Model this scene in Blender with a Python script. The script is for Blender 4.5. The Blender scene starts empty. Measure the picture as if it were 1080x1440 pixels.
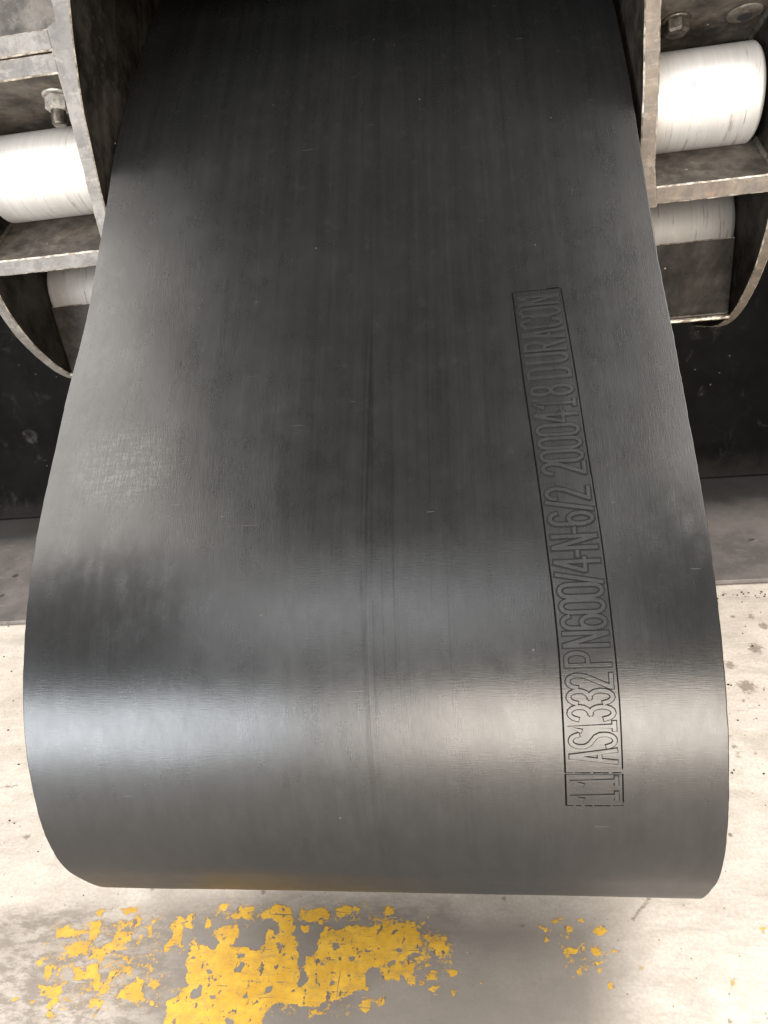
import bpy, math, random
import numpy as np
from mathutils import Matrix, Vector, noise as mnoise

random.seed(7)
scene = bpy.context.scene
COL = scene.collection

# ---------------------------------------------------------------- camera
cam_data = bpy.data.cameras.new("camera")
cam = bpy.data.objects.new("camera", cam_data)
COL.objects.link(cam)
cam_data.sensor_width = 36.0
cam_data.lens = 36.0 * 1060.0 / 1440.0
cam_data.clip_start, cam_data.clip_end = 0.05, 200.0
F = Vector((-0.1455245, 0.87904223, -0.4539905))      # phone held at chest height, looking 27 degrees down
R = Vector((0.98781021, 0.10346674, -0.11629969))
U = Vector((0.05525942, 0.46538091, 0.88338384))
cam.matrix_world = Matrix(((R.x, U.x, -F.x, 0), (R.y, U.y, -F.y, 0), (R.z, U.z, -F.z, 1.2), (0, 0, 0, 1)))
scene.camera = cam

# ---------------------------------------------------------------- world, exposure
world = bpy.data.worlds.new("World")
scene.world = world
world.use_nodes = True
bg = world.node_tree.nodes["Background"]
bg.inputs[0].default_value = (1.0, 0.95, 0.88, 1)
bg.inputs[1].default_value = 0.05
scene.view_settings.view_transform = 'Standard'
scene.view_settings.look = 'None'
scene.view_settings.gamma = 1.0
scene.view_settings.exposure = 0.0

# ---------------------------------------------------------------- workshop lamps and added fill light
def area(name, loc, target, sx, sy, watts, color, spread=180):
    d = bpy.data.lights.new(name, 'AREA')
    d.shape = 'RECTANGLE'; d.size = sx; d.size_y = sy
    d.energy = watts; d.color = color
    d.spread = math.radians(spread)
    o = bpy.data.objects.new(name, d)
    o.location = loc
    o.rotation_euler = (Vector(target) - Vector(loc)).to_track_quat('-Z', 'Y').to_euler()
    COL.objects.link(o)
    return o
WARM = (1.0, 0.95, 0.89)
COOL = (0.90, 0.95, 1.0)
area("overhead_light", (-3.45, 0.9, 3.4), (-3.1, 0.9, 0), 3.7, 3.6, 345, WARM)
area("overhead_light", (2.62, 0.9, 3.4), (2.3, 0.9, 0), 3.7, 3.6, 345, WARM)
area("hall_light", (-3.7, -4.5, 1.32), (-0.8, 1.0, 1.0), 3.8, 2.4, 560, COOL)  # stands in for the bright hall behind the camera
area("hall_light", (0.8, -4.5, 1.28), (0.2, 1.0, 1.0), 3.4, 2.4, 550, (1.0, 0.90, 0.79))
area("overhead_light", (-0.95, -2.5, 3.7), (-0.95, -2.49, 0), 2.6, 2.2, 95, (0.97, 0.98, 1.0))  # added fill, brightens the belt's middle and the floor behind the camera

# ---------------------------------------------------------------- node helper
class NT:
    def __init__(s, name):
        s.m = bpy.data.materials.new(name); s.m.use_nodes = True
        s.t = s.m.node_tree; s.b = s.t.nodes["Principled BSDF"]
    def n(s, typ, **kw):
        x = s.t.nodes.new(typ)
        for k, v in kw.items(): setattr(x, k, v)
        return x
    def put(s, sock, v):
        if v is None: return
        if hasattr(v, 'is_output') or isinstance(v, bpy.types.NodeSocket): s.t.links.new(v, sock)
        else:
            if sock.type == 'RGBA' and not hasattr(v, '__len__'): v = (v, v, v, 1)
            if sock.type == 'RGBA' and len(v) == 3: v = (*v, 1)
            sock.default_value = v
    def obj(s): return s.n('ShaderNodeTexCoord').outputs['Object']
    def uv(s): return s.n('ShaderNodeTexCoord').outputs['UV']
    def map(s, vec, sc, loc=(0, 0, 0), rot=(0, 0, 0)):
        x = s.n('ShaderNodeMapping'); s.put(x.inputs[0], vec)
        x.inputs['Scale'].default_value = sc; x.inputs['Location'].default_value = loc; x.inputs['Rotation'].default_value = rot
        return x.outputs[0]
    def noise(s, vec, scale=1.0, detail=3.0, rough=0.55, dist=0.0):
        x = s.n('ShaderNodeTexNoise'); s.put(x.inputs['Vector'], vec)
        x.inputs['Scale'].default_value = scale; x.inputs['Detail'].default_value = detail
        x.inputs['Roughness'].default_value = rough; x.inputs['Distortion'].default_value = dist
        return x.outputs['Fac']
    def vor(s, vec, scale, rnd=1.0):
        x = s.n('ShaderNodeTexVoronoi'); s.put(x.inputs['Vector'], vec); x.inputs['Scale'].default_value = scale
        x.inputs['Randomness'].default_value = rnd
        return x.outputs['Distance'], x.outputs['Color']
    def math(s, op, a, b=0.0, c=None, clamp=False):
        x = s.n('ShaderNodeMath', operation=op, use_clamp=clamp)
        s.put(x.inputs[0], a); s.put(x.inputs[1], b)
        if c is not None: s.put(x.inputs[2], c)
        return x.outputs[0]
    def rng(s, v, a, b, c=0.0, d=1.0):
        x = s.n('ShaderNodeMapRange', interpolation_type='SMOOTHSTEP'); s.put(x.inputs[0], v)
        for i, q in enumerate((a, b, c, d)): x.inputs[i + 1].default_value = q
        return x.outputs[0]
    def mix(s, f, a, b, mode='MIX'):
        x = s.n('ShaderNodeMix', data_type='RGBA', blend_type=mode)
        s.put(x.inputs[0], f); s.put(x.inputs[6], a); s.put(x.inputs[7], b)
        return x.outputs[2]
    def attr(s, name): return s.n('ShaderNodeAttribute', attribute_name=name).outputs['Fac']
    def sep(s, vec):
        x = s.n('ShaderNodeSeparateXYZ'); s.put(x.inputs[0], vec); return x.outputs
    def bump(s, h, strength, dist, prev=None):
        x = s.n('ShaderNodeBump'); s.put(x.inputs['Height'], h)
        x.inputs['Strength'].default_value = strength; x.inputs['Distance'].default_value = dist
        if prev is not None: s.put(x.inputs['Normal'], prev)
        return x.outputs[0]
    def out(s, col=None, rough=None, metal=None, bump=None, spec=None):
        if col is not None: s.put(s.b.inputs['Base Color'], col)
        if rough is not None: s.put(s.b.inputs['Roughness'], rough)
        if metal is not None: s.put(s.b.inputs['Metallic'], metal)
        if bump is not None: s.put(s.b.inputs['Normal'], bump)
        if spec is not None: s.put(s.b.inputs['Specular IOR Level'], spec)
        return s.m

# ---------------------------------------------------------------- materials
def rubber(name, dark=1.0):
    k = NT(name); uv = k.uv()
    st1 = k.noise(k.map(uv, (55, 1.3, 1)), 1, 5, 0.62)                      # long rubbing streaks along the belt
    st2 = k.noise(k.map(uv, (260, 5, 1)), 1, 3, 0.6)
    cloud = k.noise(k.map(uv, (5, 4, 1)), 1, 4, 0.6)
    blot = k.noise(k.map(uv, (26, 20, 1), (3, 1, 0)), 1, 4, 0.6)
    v = k.math('ADD', k.math('MULTIPLY', st1, 0.45), k.math('MULTIPLY', cloud, 0.35))
    v = k.math('ADD', v, k.math('MULTIPLY', st2, 0.2))
    f = k.rng(v, 0.30, 0.72)
    col = k.mix(f, (0.0058 * dark, 0.0060 * dark, 0.0062 * dark), (0.0100 * dark, 0.0101 * dark, 0.0102 * dark))
    x, y, z = k.sep(uv)
    # narrow dark rub marks close to the middle of the belt
    mid = k.rng(k.math('ABSOLUTE', k.math('ADD', x, k.math('ADD', 0.141, k.math('MULTIPLY', k.noise(k.map(uv, (1, 9, 1)), 1, 3, 0.5), 0.018)))), 0.001, 0.013, 1, 0)
    run = k.rng(y, -0.02, 0.25)
    fine = k.rng(k.noise(k.map(uv, (330, 2.2, 1)), 1, 2, 0.5), 0.42, 0.62)
    mk = k.math('MULTIPLY', k.math('MULTIPLY', mid, run), k.math('MULTIPLY', fine, 0.8))
    col = k.mix(mk, col, (0.004, 0.004, 0.004))
    side = k.rng(k.math('ABSOLUTE', k.math('ADD', x, 0.10)), 0.0, 0.16, 1, 0)
    thin = k.rng(k.noise(k.map(uv, (150, 1.1, 1), (7, 3, 0)), 1, 4, 0.7), 0.60, 0.70)
    col = k.mix(k.math('MULTIPLY', k.math('MULTIPLY', side, k.rng(y, 0.0, 0.3)), k.math('MULTIPLY', thin, 0.6)), col, (0.004, 0.004, 0.004))
    mk = k.math('MAXIMUM', mk, k.math('MULTIPLY', k.math('MULTIPLY', side, k.rng(y, 0.1, 0.4)), k.math('MULTIPLY', thin, 0.75)))
    # pale chalky scuffs
    def spot(cx, cy, rx, ry):
        dx = k.math('DIVIDE', k.math('ADD', x, -cx), rx); dy = k.math('DIVIDE', k.math('ADD', y, -cy), ry)
        r = k.math('SQRT', k.math('ADD', k.math('MULTIPLY', dx, dx), k.math('MULTIPLY', dy, dy)))
        return k.rng(r, 0.3, 1.0, 1, 0)
    sc = k.math('ADD', k.math('MULTIPLY', k.noise(k.map(uv, (330, 40, 1)), 1, 6, 0.8, 0.4), 0.6), k.math('MULTIPLY', k.noise(k.map(uv, (36, 190, 1)), 1, 6, 0.8, 0.4), 0.4))
    pol = spot(-0.465, 0.345, 0.11, 0.09)
    scuff = k.math('MULTIPLY', spot(-0.465, 0.345, 0.10, 0.075), k.rng(sc, 0.47, 0.66))
    row = k.noise(k.map(uv, (150, 210, 1)), 1, 5, 0.75)
    rows = k.math('MAXIMUM', spot(-0.345, 0.094, 0.075, 0.012), spot(-0.34, 0.428, 0.07, 0.014))
    rows = k.math('MAXIMUM', rows, spot(-0.49, 0.338, 0.07, 0.008))
    rows = k.math('MULTIPLY', rows, k.rng(row, 0.60, 0.72))
    d, c = k.vor(k.map(uv, (1, 1, 1)), 26)
    speck = k.math('MULTIPLY', k.rng(d, 0.015, 0.04, 1, 0), k.rng(k.sep(c)[0], 0.80, 0.82))
    hair = k.rng(k.noise(k.map(uv, (14, 300, 1), (1, 2, 0), (0, 0, 0.25)), 1, 2, 0.4, 0.6), 0.765, 0.785)
    chalk = k.math('MAXIMUM', k.math('MULTIPLY', scuff, 0.15), k.math('MULTIPLY', rows, 0.3))
    chalk = k.math('MAXIMUM', chalk, k.math('MULTIPLY', speck, 0.2))
    chalk = k.math('MAXIMUM', chalk, k.math('MULTIPLY', hair, 0.12))
    dust = k.rng(k.noise(k.map(uv, (40, 34, 1), (2, 8, 0)), 1, 8, 0.78), 0.52, 0.75)
    chalk = k.math('MAXIMUM', chalk, k.math('MULTIPLY', dust, 0.018))
    col = k.mix(chalk, col, (0.30, 0.28, 0.25))
    rough = k.math('ADD', k.math('MULTIPLY', f, 0.03), 0.272)
    rough = k.math('ADD', rough, k.math('MULTIPLY', k.math('SUBTRACT', blot, 0.5), 0.14))
    rough = k.math('SUBTRACT', rough, k.math('MULTIPLY', pol, k.math('MULTIPLY', k.rng(sc, 0.42, 0.58), 0.09)))
    rough = k.math('ADD', rough, k.rng(y, 0.74, 0.90, 0.0, 0.16))
    dark_refl = k.math('MAXIMUM', spot(-0.475, 0.545, 0.16, 0.13), spot(0.195, 0.50, 0.075, 0.14))  # dark gaps between lamp reflections, put in by lowering the specular
    dark_refl = k.math('MULTIPLY', dark_refl, k.rng(k.math('ADD', k.math('MULTIPLY', blot, 0.6), k.math('MULTIPLY', st1, 0.4)), 0.34, 0.58))
    spec = k.math('SUBTRACT', 0.5, k.math('MULTIPLY', dark_refl, 0.26))
    spec = k.math('ADD', spec, k.math('MULTIPLY', k.math('SUBTRACT', k.noise(k.map(uv, (70, 30, 1), (9, 1, 0)), 1, 6, 0.7), 0.5), 0.22))
    spec = k.math('MULTIPLY', spec, k.math('SUBTRACT', 1.0, k.math('MULTIPLY', k.math('MULTIPLY', mk, k.rng(y, 0.62, 0.80, 1, 0)), k.rng(k.noise(k.map(uv, (90, 14, 1), (4, 4, 0)), 1, 5, 0.7), 0.35, 0.65, 0.08, 0.42))))
    weave = k.math('ADD', k.noise(k.map(uv, (900, 60, 1)), 1, 2, 0.5), k.noise(k.map(uv, (60, 900, 1)), 1, 2, 0.5))
    b = k.bump(weave, 0.14, 0.0006)
    b = k.bump(k.noise(k.map(uv, (120, 4, 1)), 1, 3, 0.5), 0.03, 0.0012, b)
    return k.out(col, rough, 0.0, b, spec)

def concrete():
    k = NT('concrete_with_worn_paint'); p = k.obj()
    big = k.noise(p, 3.0, 5, 0.6); mid = k.noise(p, 18, 6, 0.65); fin = k.noise(p, 160, 4, 0.7)
    wipe = k.noise(k.map(p, (9, 42, 1), (0, 0, 0), (0, 0, 0.08)), 1, 5, 0.65)
    v = k.math('ADD', k.math('MULTIPLY', big, 0.4), k.math('MULTIPLY', mid, 0.35))
    v = k.math('ADD', v, k.math('MULTIPLY', wipe, 0.25))
    col = k.mix(k.rng(v, 0.34, 0.64), (0.44, 0.39, 0.335), (0.64, 0.585, 0.52))
    col = k.mix(k.math('MULTIPLY', k.rng(fin, 0.38, 0.62), 0.34), col, (0.30, 0.26, 0.22))
    smud = k.rng(k.noise(k.map(p, (5, 9, 1), (3, 3, 0)), 1, 6, 0.7, 0.6), 0.42, 0.68)
    col = k.mix(k.math('MULTIPLY', smud, 0.42), col, (0.27, 0.24, 0.21))
    scuf = k.rng(k.noise(k.map(p, (16, 90, 1), (1, 1, 0), (0, 0, 0.1)), 1, 5, 0.7), 0.54, 0.70)
    col = k.mix(k.math('MULTIPLY', scuf, 0.28), col, (0.23, 0.20, 0.175))
    dp, cp = k.vor(k.map(p, (1, 1, 0)), 95)
    pit = k.math('MULTIPLY', k.rng(dp, 0.10, 0.2, 1, 0), k.rng(k.sep(cp)[0], 0.86, 0.88))
    col = k.mix(k.math('MULTIPLY', pit, 0.7), col, (0.12, 0.10, 0.085))
    # worn, dirty band where the walkway was painted
    dirt = k.attr('dirt')
    patch = k.noise(k.map(p, (22, 48, 1)), 1, 6, 0.72)
    dm = k.math('MULTIPLY', dirt, k.rng(patch, 0.42, 0.58))
    col = k.mix(k.math('MULTIPLY', dm, 0.75), col, (0.15, 0.125, 0.105))
    col = k.mix(k.math('MULTIPLY', dirt, 0.42), col, (0.185, 0.155, 0.13))
    col = k.mix(k.math('MULTIPLY', k.attr('belt_shade'), k.rng(big, 0.2, 0.6, 0.7, 0.92)), col, (0.165, 0.147, 0.13))  # the belt's shadow on the floor, painted into the concrete colour
    # dark spots and stains
    d, c = k.vor(k.math('ADD', 0, 0) if False else k.map(p, (1, 1, 0)), 17)
    cs = k.sep(c)
    size = k.math('MULTIPLY', k.math('POWER', cs[1], 3.0), 0.16)
    wob = k.math('ADD', d, k.math('MULTIPLY', k.math('SUBTRACT', k.noise(p, 120, 3, 0.6), 0.5), 0.16))
    spot = k.math('MULTIPLY', k.rng(k.math('SUBTRACT', wob, size), -0.02, 0.02, 1, 0), k.rng(cs[0], 0.45, 0.5))
    col = k.mix(k.math('MULTIPLY', spot, 0.8), col, (0.15, 0.12, 0.095))
    blob = k.rng(k.noise(p, 11, 6, 0.72), 0.64, 0.70)
    col = k.mix(k.math('MULTIPLY', blob, 0.5), col, (0.20, 0.15, 0.11))
    stain = k.math('ADD', k.attr('stain'), k.math('MULTIPLY', k.math('SUBTRACT', k.noise(p, 110, 6, 0.75), 0.5), 2.2))
    col = k.mix(k.math('MULTIPLY', k.rng(k.attr('stain'), 0.02, 0.2), k.math('MULTIPLY', k.rng(stain, 0.5, 0.95), 0.75)), col, (0.15, 0.115, 0.088))
    # pale scratches
    s1 = k.rng(k.noise(k.map(p, (6, 130, 1), (2, 1, 0), (0, 0, 0.2)), 1, 2, 0.4, 0.5), 0.755, 0.775)
    col = k.mix(k.math('MULTIPLY', s1, 0.6), col, (0.66, 0.62, 0.56))
    # yellow paint, chipped
    n = k.math('ADD', k.math('MULTIPLY', k.noise(p, 48, 8, 0.74), 0.6), k.math('MULTIPLY', k.noise(p, 170, 6, 0.7), 0.4))
    edge = k.math('ADD', k.attr('paint'), k.math('MULTIPLY', k.math('SUBTRACT', n, 0.5), 3.0))
    chips = k.rng(k.noise(k.map(p, (75, 55, 1), (5, 5, 0)), 1, 5, 0.62), 0.60, 0.615)
    scr = k.rng(k.noise(k.map(p, (14, 260, 1), (0, 0, 0), (0, 0, -0.12)), 1, 2, 0.5), 0.69, 0.71)
    scr2 = k.rng(k.noise(k.map(p, (230, 12, 1), (0, 4, 0), (0, 0, 0.15)), 1, 2, 0.5), 0.71, 0.73)
    tiny = k.rng(k.noise(p, 150, 4, 0.7), 0.635, 0.66)
    chips = k.math('MAXIMUM', chips, tiny)
    lost = k.math('MAXIMUM', chips, k.math('MAXIMUM', k.math('MULTIPLY', scr, 0.9), scr2))
    pm = k.math('MULTIPLY', k.rng(edge, 0.40, 0.60), k.math('SUBTRACT', 1.0, lost))
    rim = k.math('MULTIPLY', k.rng(edge, 0.15, 0.5), k.rng(k.attr('paint'), 0.2, 0.6))
    col = k.mix(k.math('MULTIPLY', rim, 0.55), col, (0.135, 0.11, 0.095))
    col = k.mix(k.math('MULTIPLY', k.math('MULTIPLY', k.rng(k.attr('paint'), 0.3, 0.6), lost), 0.7), col, (0.13, 0.105, 0.085))
    ycol = k.mix(k.rng(k.noise(p, 30, 5, 0.7), 0.35, 0.7), (0.52, 0.295, 0.030), (0.66, 0.40, 0.045))
    ycol = k.mix(k.math('MULTIPLY', k.rng(k.noise(p, 240, 5, 0.75), 0.50, 0.70), 0.55), ycol, (0.30, 0.19, 0.05))
    smear = k.rng(k.noise(k.map(p, (18, 70, 1), (6, 2, 0), (0, 0, 0.1)), 1, 6, 0.75, 0.4), 0.50, 0.72)
    ycol = k.mix(k.math('MULTIPLY', smear, 0.6), ycol, (0.27, 0.195, 0.085))
    worn = k.rng(k.noise(p, 95, 6, 0.78), 0.50, 0.68)
    pm = k.math('MULTIPLY', pm, k.math('SUBTRACT', 1.0, k.math('MULTIPLY', k.math('MULTIPLY', worn, k.rng(k.attr('paint'), 0.9, 1.4, 1, 0.5)), 0.8)))
    col = k.mix(pm, col, ycol)
    h = k.math('ADD', k.math('MULTIPLY', fin, 0.5), k.math('MULTIPLY', pm, 0.9))
    h = k.math('SUBTRACT', h, k.math('MULTIPLY', spot, 0.5))
    b = k.bump(h, 0.35, 0.0008)
    b = k.bump(mid, 0.15, 0.003, b)
    return k.out(col, k.math('SUBTRACT', 0.62, k.math('MULTIPLY', big, 0.18)), 0, b, 0.4)

def plate_mat():
    k = NT('scuffed_dark_plate'); p = k.obj()
    a = k.noise(p, 7, 6, 0.65); b_ = k.noise(p, 40, 5, 0.65)
    col = k.mix(k.rng(a, 0.35, 0.65), (0.085, 0.077, 0.074), (0.135, 0.122, 0.114))
    col = k.mix(k.math('MULTIPLY', k.rng(b_, 0.5, 0.75), 0.4), col, (0.19, 0.175, 0.16))
    d, c = k.vor(k.map(p, (1, 1, 0)), 11); cs = k.sep(c)
    wob = k.math('ADD', d, k.math('MULTIPLY', k.math('SUBTRACT', k.noise(p, 60, 3, 0.6), 0.5), 0.22))
    drop = k.math('MULTIPLY', k.rng(k.math('SUBTRACT', wob, k.math('MULTIPLY', cs[1], 0.22)), -0.03, 0.02, 1, 0), k.rng(cs[0], 0.35, 0.4))
    col = k.mix(k.math('MULTIPLY', drop, 0.7), col, (0.030, 0.027, 0.026))
    f = k.rng(k.noise(k.map(p, (20, 90, 1)), 1, 3, 0.6), 0.68, 0.72)
    col = k.mix(k.math('MULTIPLY', f, 0.6), col, (0.33, 0.31, 0.29))
    # blackens towards the machine
    y = k.sep(p)[1]
    back_dark = k.rng(k.math('ADD', y, k.math('MULTIPLY', k.math('SUBTRACT', a, 0.5), 0.35)), 2.12, 2.30)
    col = k.mix(k.math('MULTIPLY', back_dark, 0.9), col, (0.012, 0.012, 0.012))
    b = k.bump(b_, 0.2, 0.002)
    return k.out(col, k.math('SUBTRACT', 0.60, k.math('MULTIPLY', drop, 0.25)), 0, b, 0.4)

def black_paint():
    k = NT('dusty_black_paint'); p = k.obj()
    a = k.noise(p, 5, 6, 0.65); b_ = k.noise(p, 30, 5, 0.65)
    col = k.mix(k.rng(a, 0.35, 0.7), (0.0015, 0.0015, 0.0015), (0.004, 0.004, 0.0037))
    d, c = k.vor(k.map(p, (1, 1, 1)), 9); cs = k.sep(c)
    wob = k.math('ADD', d, k.math('MULTIPLY', k.math('SUBTRACT', k.noise(p, 40, 4, 0.6), 0.5), 0.3))
    ring = k.math('MULTIPLY', k.rng(k.math('SUBTRACT', wob, k.math('MULTIPLY', cs[1], 0.30)), -0.10, 0.03, 1, 0), k.rng(cs[0], 0.50, 0.6))
    col = k.mix(k.math('MULTIPLY', ring, k.math('MULTIPLY', k.rng(b_, 0.3, 0.7), 0.75)), col, (0.045, 0.042, 0.038))
    zz = k.sep(p)[2]
    low = k.rng(k.math('ADD', zz, k.math('MULTIPLY', k.math('SUBTRACT', k.noise(p, 12, 5, 0.7), 0.5), 0.16)), 0.02, 0.13, 1, 0)
    col = k.mix(k.math('MULTIPLY', low, 0.5), col, (0.02, 0.0185, 0.017))
    d2, c2 = k.vor(p, 40)
    sp = k.math('MULTIPLY', k.math('MULTIPLY', k.rng(d2, 0.03, 0.14, 1, 0), k.rng(b_, 0.3, 0.6)), k.rng(k.sep(c2)[0], 0.86, 0.90))
    smear = k.math('MULTIPLY', k.rng(k.noise(p, 7, 6, 0.75, 0.8), 0.55, 0.75), 0.6)
    col = k.mix(smear, col, (0.034, 0.032, 0.030))
    col = k.mix(k.math('MULTIPLY', sp, 0.6), col, (0.20, 0.19, 0.17))
    return k.out(col, 0.75, 0, k.bump(b_, 0.25, 0.003), 0.06)

def grime(name='grimy_dark_steel', tone=1.0, metal=0.25, spec=0.45):
    k = NT(name); p = k.obj()
    a = k.noise(p, 14, 6, 0.68); b_ = k.noise(k.map(p, (60, 60, 60)), 1, 5, 0.7)
    col = k.mix(k.rng(a, 0.36, 0.66), (0.024 * tone, 0.020 * tone, 0.0165 * tone), (0.095 * tone, 0.083 * tone, 0.069 * tone))
    col = k.mix(k.math('MULTIPLY', k.rng(b_, 0.5, 0.72), 0.45), col, (0.16 * tone, 0.137 * tone, 0.11 * tone))
    rust = k.rng(k.noise(p, 22, 5, 0.6), 0.58, 0.74)
    col = k.mix(k.math('MULTIPLY', rust, 0.45), col, (0.13 * tone, 0.088 * tone, 0.055 * tone))
    d, c = k.vor(p, 55)
    sp = k.math('MULTIPLY', k.rng(d, 0.05, 0.12, 1, 0), k.rng(k.sep(c)[0], 0.86, 0.88))
    col = k.mix(k.math('MULTIPLY', sp, 0.6), col, (0.45, 0.40, 0.34))
    b = k.bump(k.math('ADD', a, k.math('MULTIPLY', b_, 0.5)), 0.5, 0.002)
    return k.out(col, k.math('SUBTRACT', 0.66, k.math('MULTIPLY', a, 0.25)), metal, b, spec)

def face_mat(name='dusty_grey_cut_steel', c0=(0.088, 0.083, 0.078), c1=(0.150, 0.142, 0.132), ru=0.12):
    k = NT(name); p = k.obj()
    a = k.noise(p, 20, 6, 0.65); b_ = k.noise(p, 110, 5, 0.7)
    w = k.noise(k.map(p, (12, 12, 90)), 1, 4, 0.6)
    gr = k.rng(k.noise(p, 45, 6, 0.75, 0.5), 0.50, 0.62); lt = k.rng(k.noise(k.map(p, (1, 1, 1), (4, 2, 7)), 38, 6, 0.75, 0.4), 0.56, 0.68)
    col = k.mix(k.rng(a, 0.35, 0.68), c0, c1)
    col = k.mix(k.math('MULTIPLY', k.rng(b_, 0.50, 0.68), 0.5), col, (0.07, 0.058, 0.046))
    rust = k.rng(k.noise(p, 34, 5, 0.65), 0.57, 0.70)
    col = k.mix(k.math('MULTIPLY', rust, ru), col, (0.20, 0.12, 0.07))
    col = k.mix(k.math('MULTIPLY', k.rng(w, 0.55, 0.75), 0.3), col, (0.33, 0.30, 0.27))
    col = k.mix(k.math('MULTIPLY', gr, 0.55), col, (0.05, 0.048, 0.046))
    col = k.mix(k.math('MULTIPLY', lt, 0.4), col, (0.27, 0.24, 0.20))
    b = k.bump(k.math('ADD', a, k.math('MULTIPLY', b_, 0.4)), 0.5, 0.002)
    return k.out(col, 0.55, 0.15, b, 0.5)

def edge_mat():
    k = NT('bare_burred_edge'); p = k.obj()
    a = k.noise(p, 60, 5, 0.7)
    col = k.mix(k.rng(a, 0.35, 0.65), (0.12, 0.10, 0.08), (0.46, 0.42, 0.36))
    return k.out(col, 0.38, 0.45, k.bump(a, 0.6, 0.001), 0.6)

def roller_mat(name='turned_bright_steel', t=1.0, ro=0.45):
    k = NT(name); p = k.obj()
    x, y, z = k.sep(p)
    turn = k.noise(k.map(p, (260, 6, 6)), 1, 4, 0.65)
    lean = k.noise(k.map(p, (110, 4, 10), (0, 0, 0), (0, 0.10, 0.16)), 1, 4, 0.7)
    cl = k.noise(p, 20, 5, 0.65)
    col = k.mix(k.rng(k.math('ADD', k.math('MULTIPLY', turn, 0.5), k.math('MULTIPLY', k.noise(k.map(p, (60, 5, 5)), 1, 5, 0.6), 0.5)), 0.25, 0.75), (0.58 * t, 0.565 * t, 0.54 * t), (0.74 * t, 0.73 * t, 0.71 * t))
    col = k.mix(k.math('MULTIPLY', k.rng(lean, 0.59, 0.66), 0.65), col, (0.24 * t, 0.21 * t, 0.175 * t))
    col = k.mix(k.math('MULTIPLY', k.rng(cl, 0.55, 0.8), 0.35), col, (0.42, 0.38, 0.32))
    d, c = k.vor(p, 60)
    sp = k.math('MULTIPLY', k.rng(d, 0.05, 0.10, 1, 0), k.rng(k.sep(c)[0], 0.85, 0.87))
    col = k.mix(k.math('MULTIPLY', sp, 0.7), col, (0.18, 0.15, 0.12))
    b = k.bump(k.math('ADD', turn, k.math('MULTIPLY', lean, 0.7)), 0.05, 0.0006)
    return k.out(col, ro, 0.5, b, 0.5)

def bolt_mat(name, c0, c1):
    k = NT(name); p = k.obj()
    a = k.noise(p, 90, 5, 0.7)
    return k.out(k.mix(k.rng(a, 0.35, 0.68), c0, c1), 0.38, 0.6, k.bump(a, 0.3, 0.0008), 0.5)

M = dict(rubber=rubber('black_rubber'), worn=rubber('dusty_raised_rubber', 1.5), groove=NT('shadow_groove').out(0.003, 0.9, 0, None, 0.03),  # groove: shadow in the panel's cracks, painted as dark strips
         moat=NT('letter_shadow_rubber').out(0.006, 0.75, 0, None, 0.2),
         concrete=concrete(), plate=plate_mat(), black=black_paint(), grime=grime(), grease=grime('greasy_black_steel', 0.26, 0.0, 0.12), face=face_mat(), rusty=face_mat('rusty_cut_steel', (0.066, 0.052, 0.040), (0.125, 0.100, 0.076), 0.4), edge=edge_mat(),
         roller=roller_mat(t=0.76), shaded_roller=roller_mat('shaded_turned_steel', 0.28, 0.6), grease2=grime('oily_brown_steel', 0.36), boss=grime('lighter_worn_ring', 1.7), bolt=bolt_mat('grey_bolt_steel', (0.24, 0.23, 0.21), (0.46, 0.44, 0.41)),
         boltdark=bolt_mat('oily_bolt_steel', (0.045, 0.04, 0.035), (0.13, 0.115, 0.095)),
         hole=NT('dark_hole').out(0.006, 0.8, 0), gritm=bolt_mat('rubber_crumb', (0.012, 0.011, 0.01), (0.05, 0.042, 0.035)))

# ---------------------------------------------------------------- object helpers
def origin(o):
    v = Vector((0, 0, 0))
    while o is not None:
        v += o.location; o = o.parent
    return v
def obj(name, verts, faces, mats, idx=None, parent=None, smooth=False, uvs=None):
    me = bpy.data.meshes.new(name)
    if parent is not None:
        q = origin(parent); verts = [(v[0] - q.x, v[1] - q.y, v[2] - q.z) for v in verts]
    me.from_pydata([tuple(v) for v in verts], [], faces)
    for m in (mats if isinstance(mats, (list, tuple)) else [mats]): me.materials.append(M[m])
    if idx: me.polygons.foreach_set('material_index', idx)
    if smooth is True: me.polygons.foreach_set('use_smooth', [True] * len(faces))
    elif smooth: me.polygons.foreach_set('use_smooth', smooth)
    if uvs is not None:
        l = me.uv_layers.new(name='UVMap')
        vi = np.zeros(len(me.loops), int); me.loops.foreach_get('vertex_index', vi)
        l.data.foreach_set('uv', np.asarray(uvs, float)[vi].ravel())
    me.update()
    o = bpy.data.objects.new(name, me); COL.objects.link(o); o.parent = parent
    return o
def thing(name, loc, label, cat, group=None):
    o = bpy.data.objects.new(name, None); COL.objects.link(o); o.location = loc
    o.empty_display_size = 0.05
    tag(o, label, cat, group); return o
def tag(o, label=None, cat=None, group=None, kind=None):
    for k, v in (('label', label), ('category', cat), ('group', group), ('kind', kind)):
        if v: o[k] = v
    return o
def catmull(P, step):
    P = np.asarray(P, float); Q = np.vstack([2 * P[0] - P[1], P, 2 * P[-1] - P[-2]]); out = []
    for i in range(1, len(Q) - 2):
        p0, p1, p2, p3 = Q[i - 1:i + 3]
        for t in np.linspace(0, 1, 24, endpoint=False):
            out.append(.5 * (2 * p1 + (p2 - p0) * t + (2 * p0 - 5 * p1 + 4 * p2 - p3) * t * t + (3 * p1 - p0 - 3 * p2 + p3) * t ** 3))
    out.append(Q[-2]); out = np.array(out)
    L = np.r_[0, np.cumsum(np.hypot(*np.diff(out, axis=0).T))]
    n = max(2, int(L[-1] / step)); s = np.linspace(0, L[-1], n + 1)
    return np.c_[np.interp(s, L, out[:, 0]), np.interp(s, L, out[:, 1])]

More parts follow.
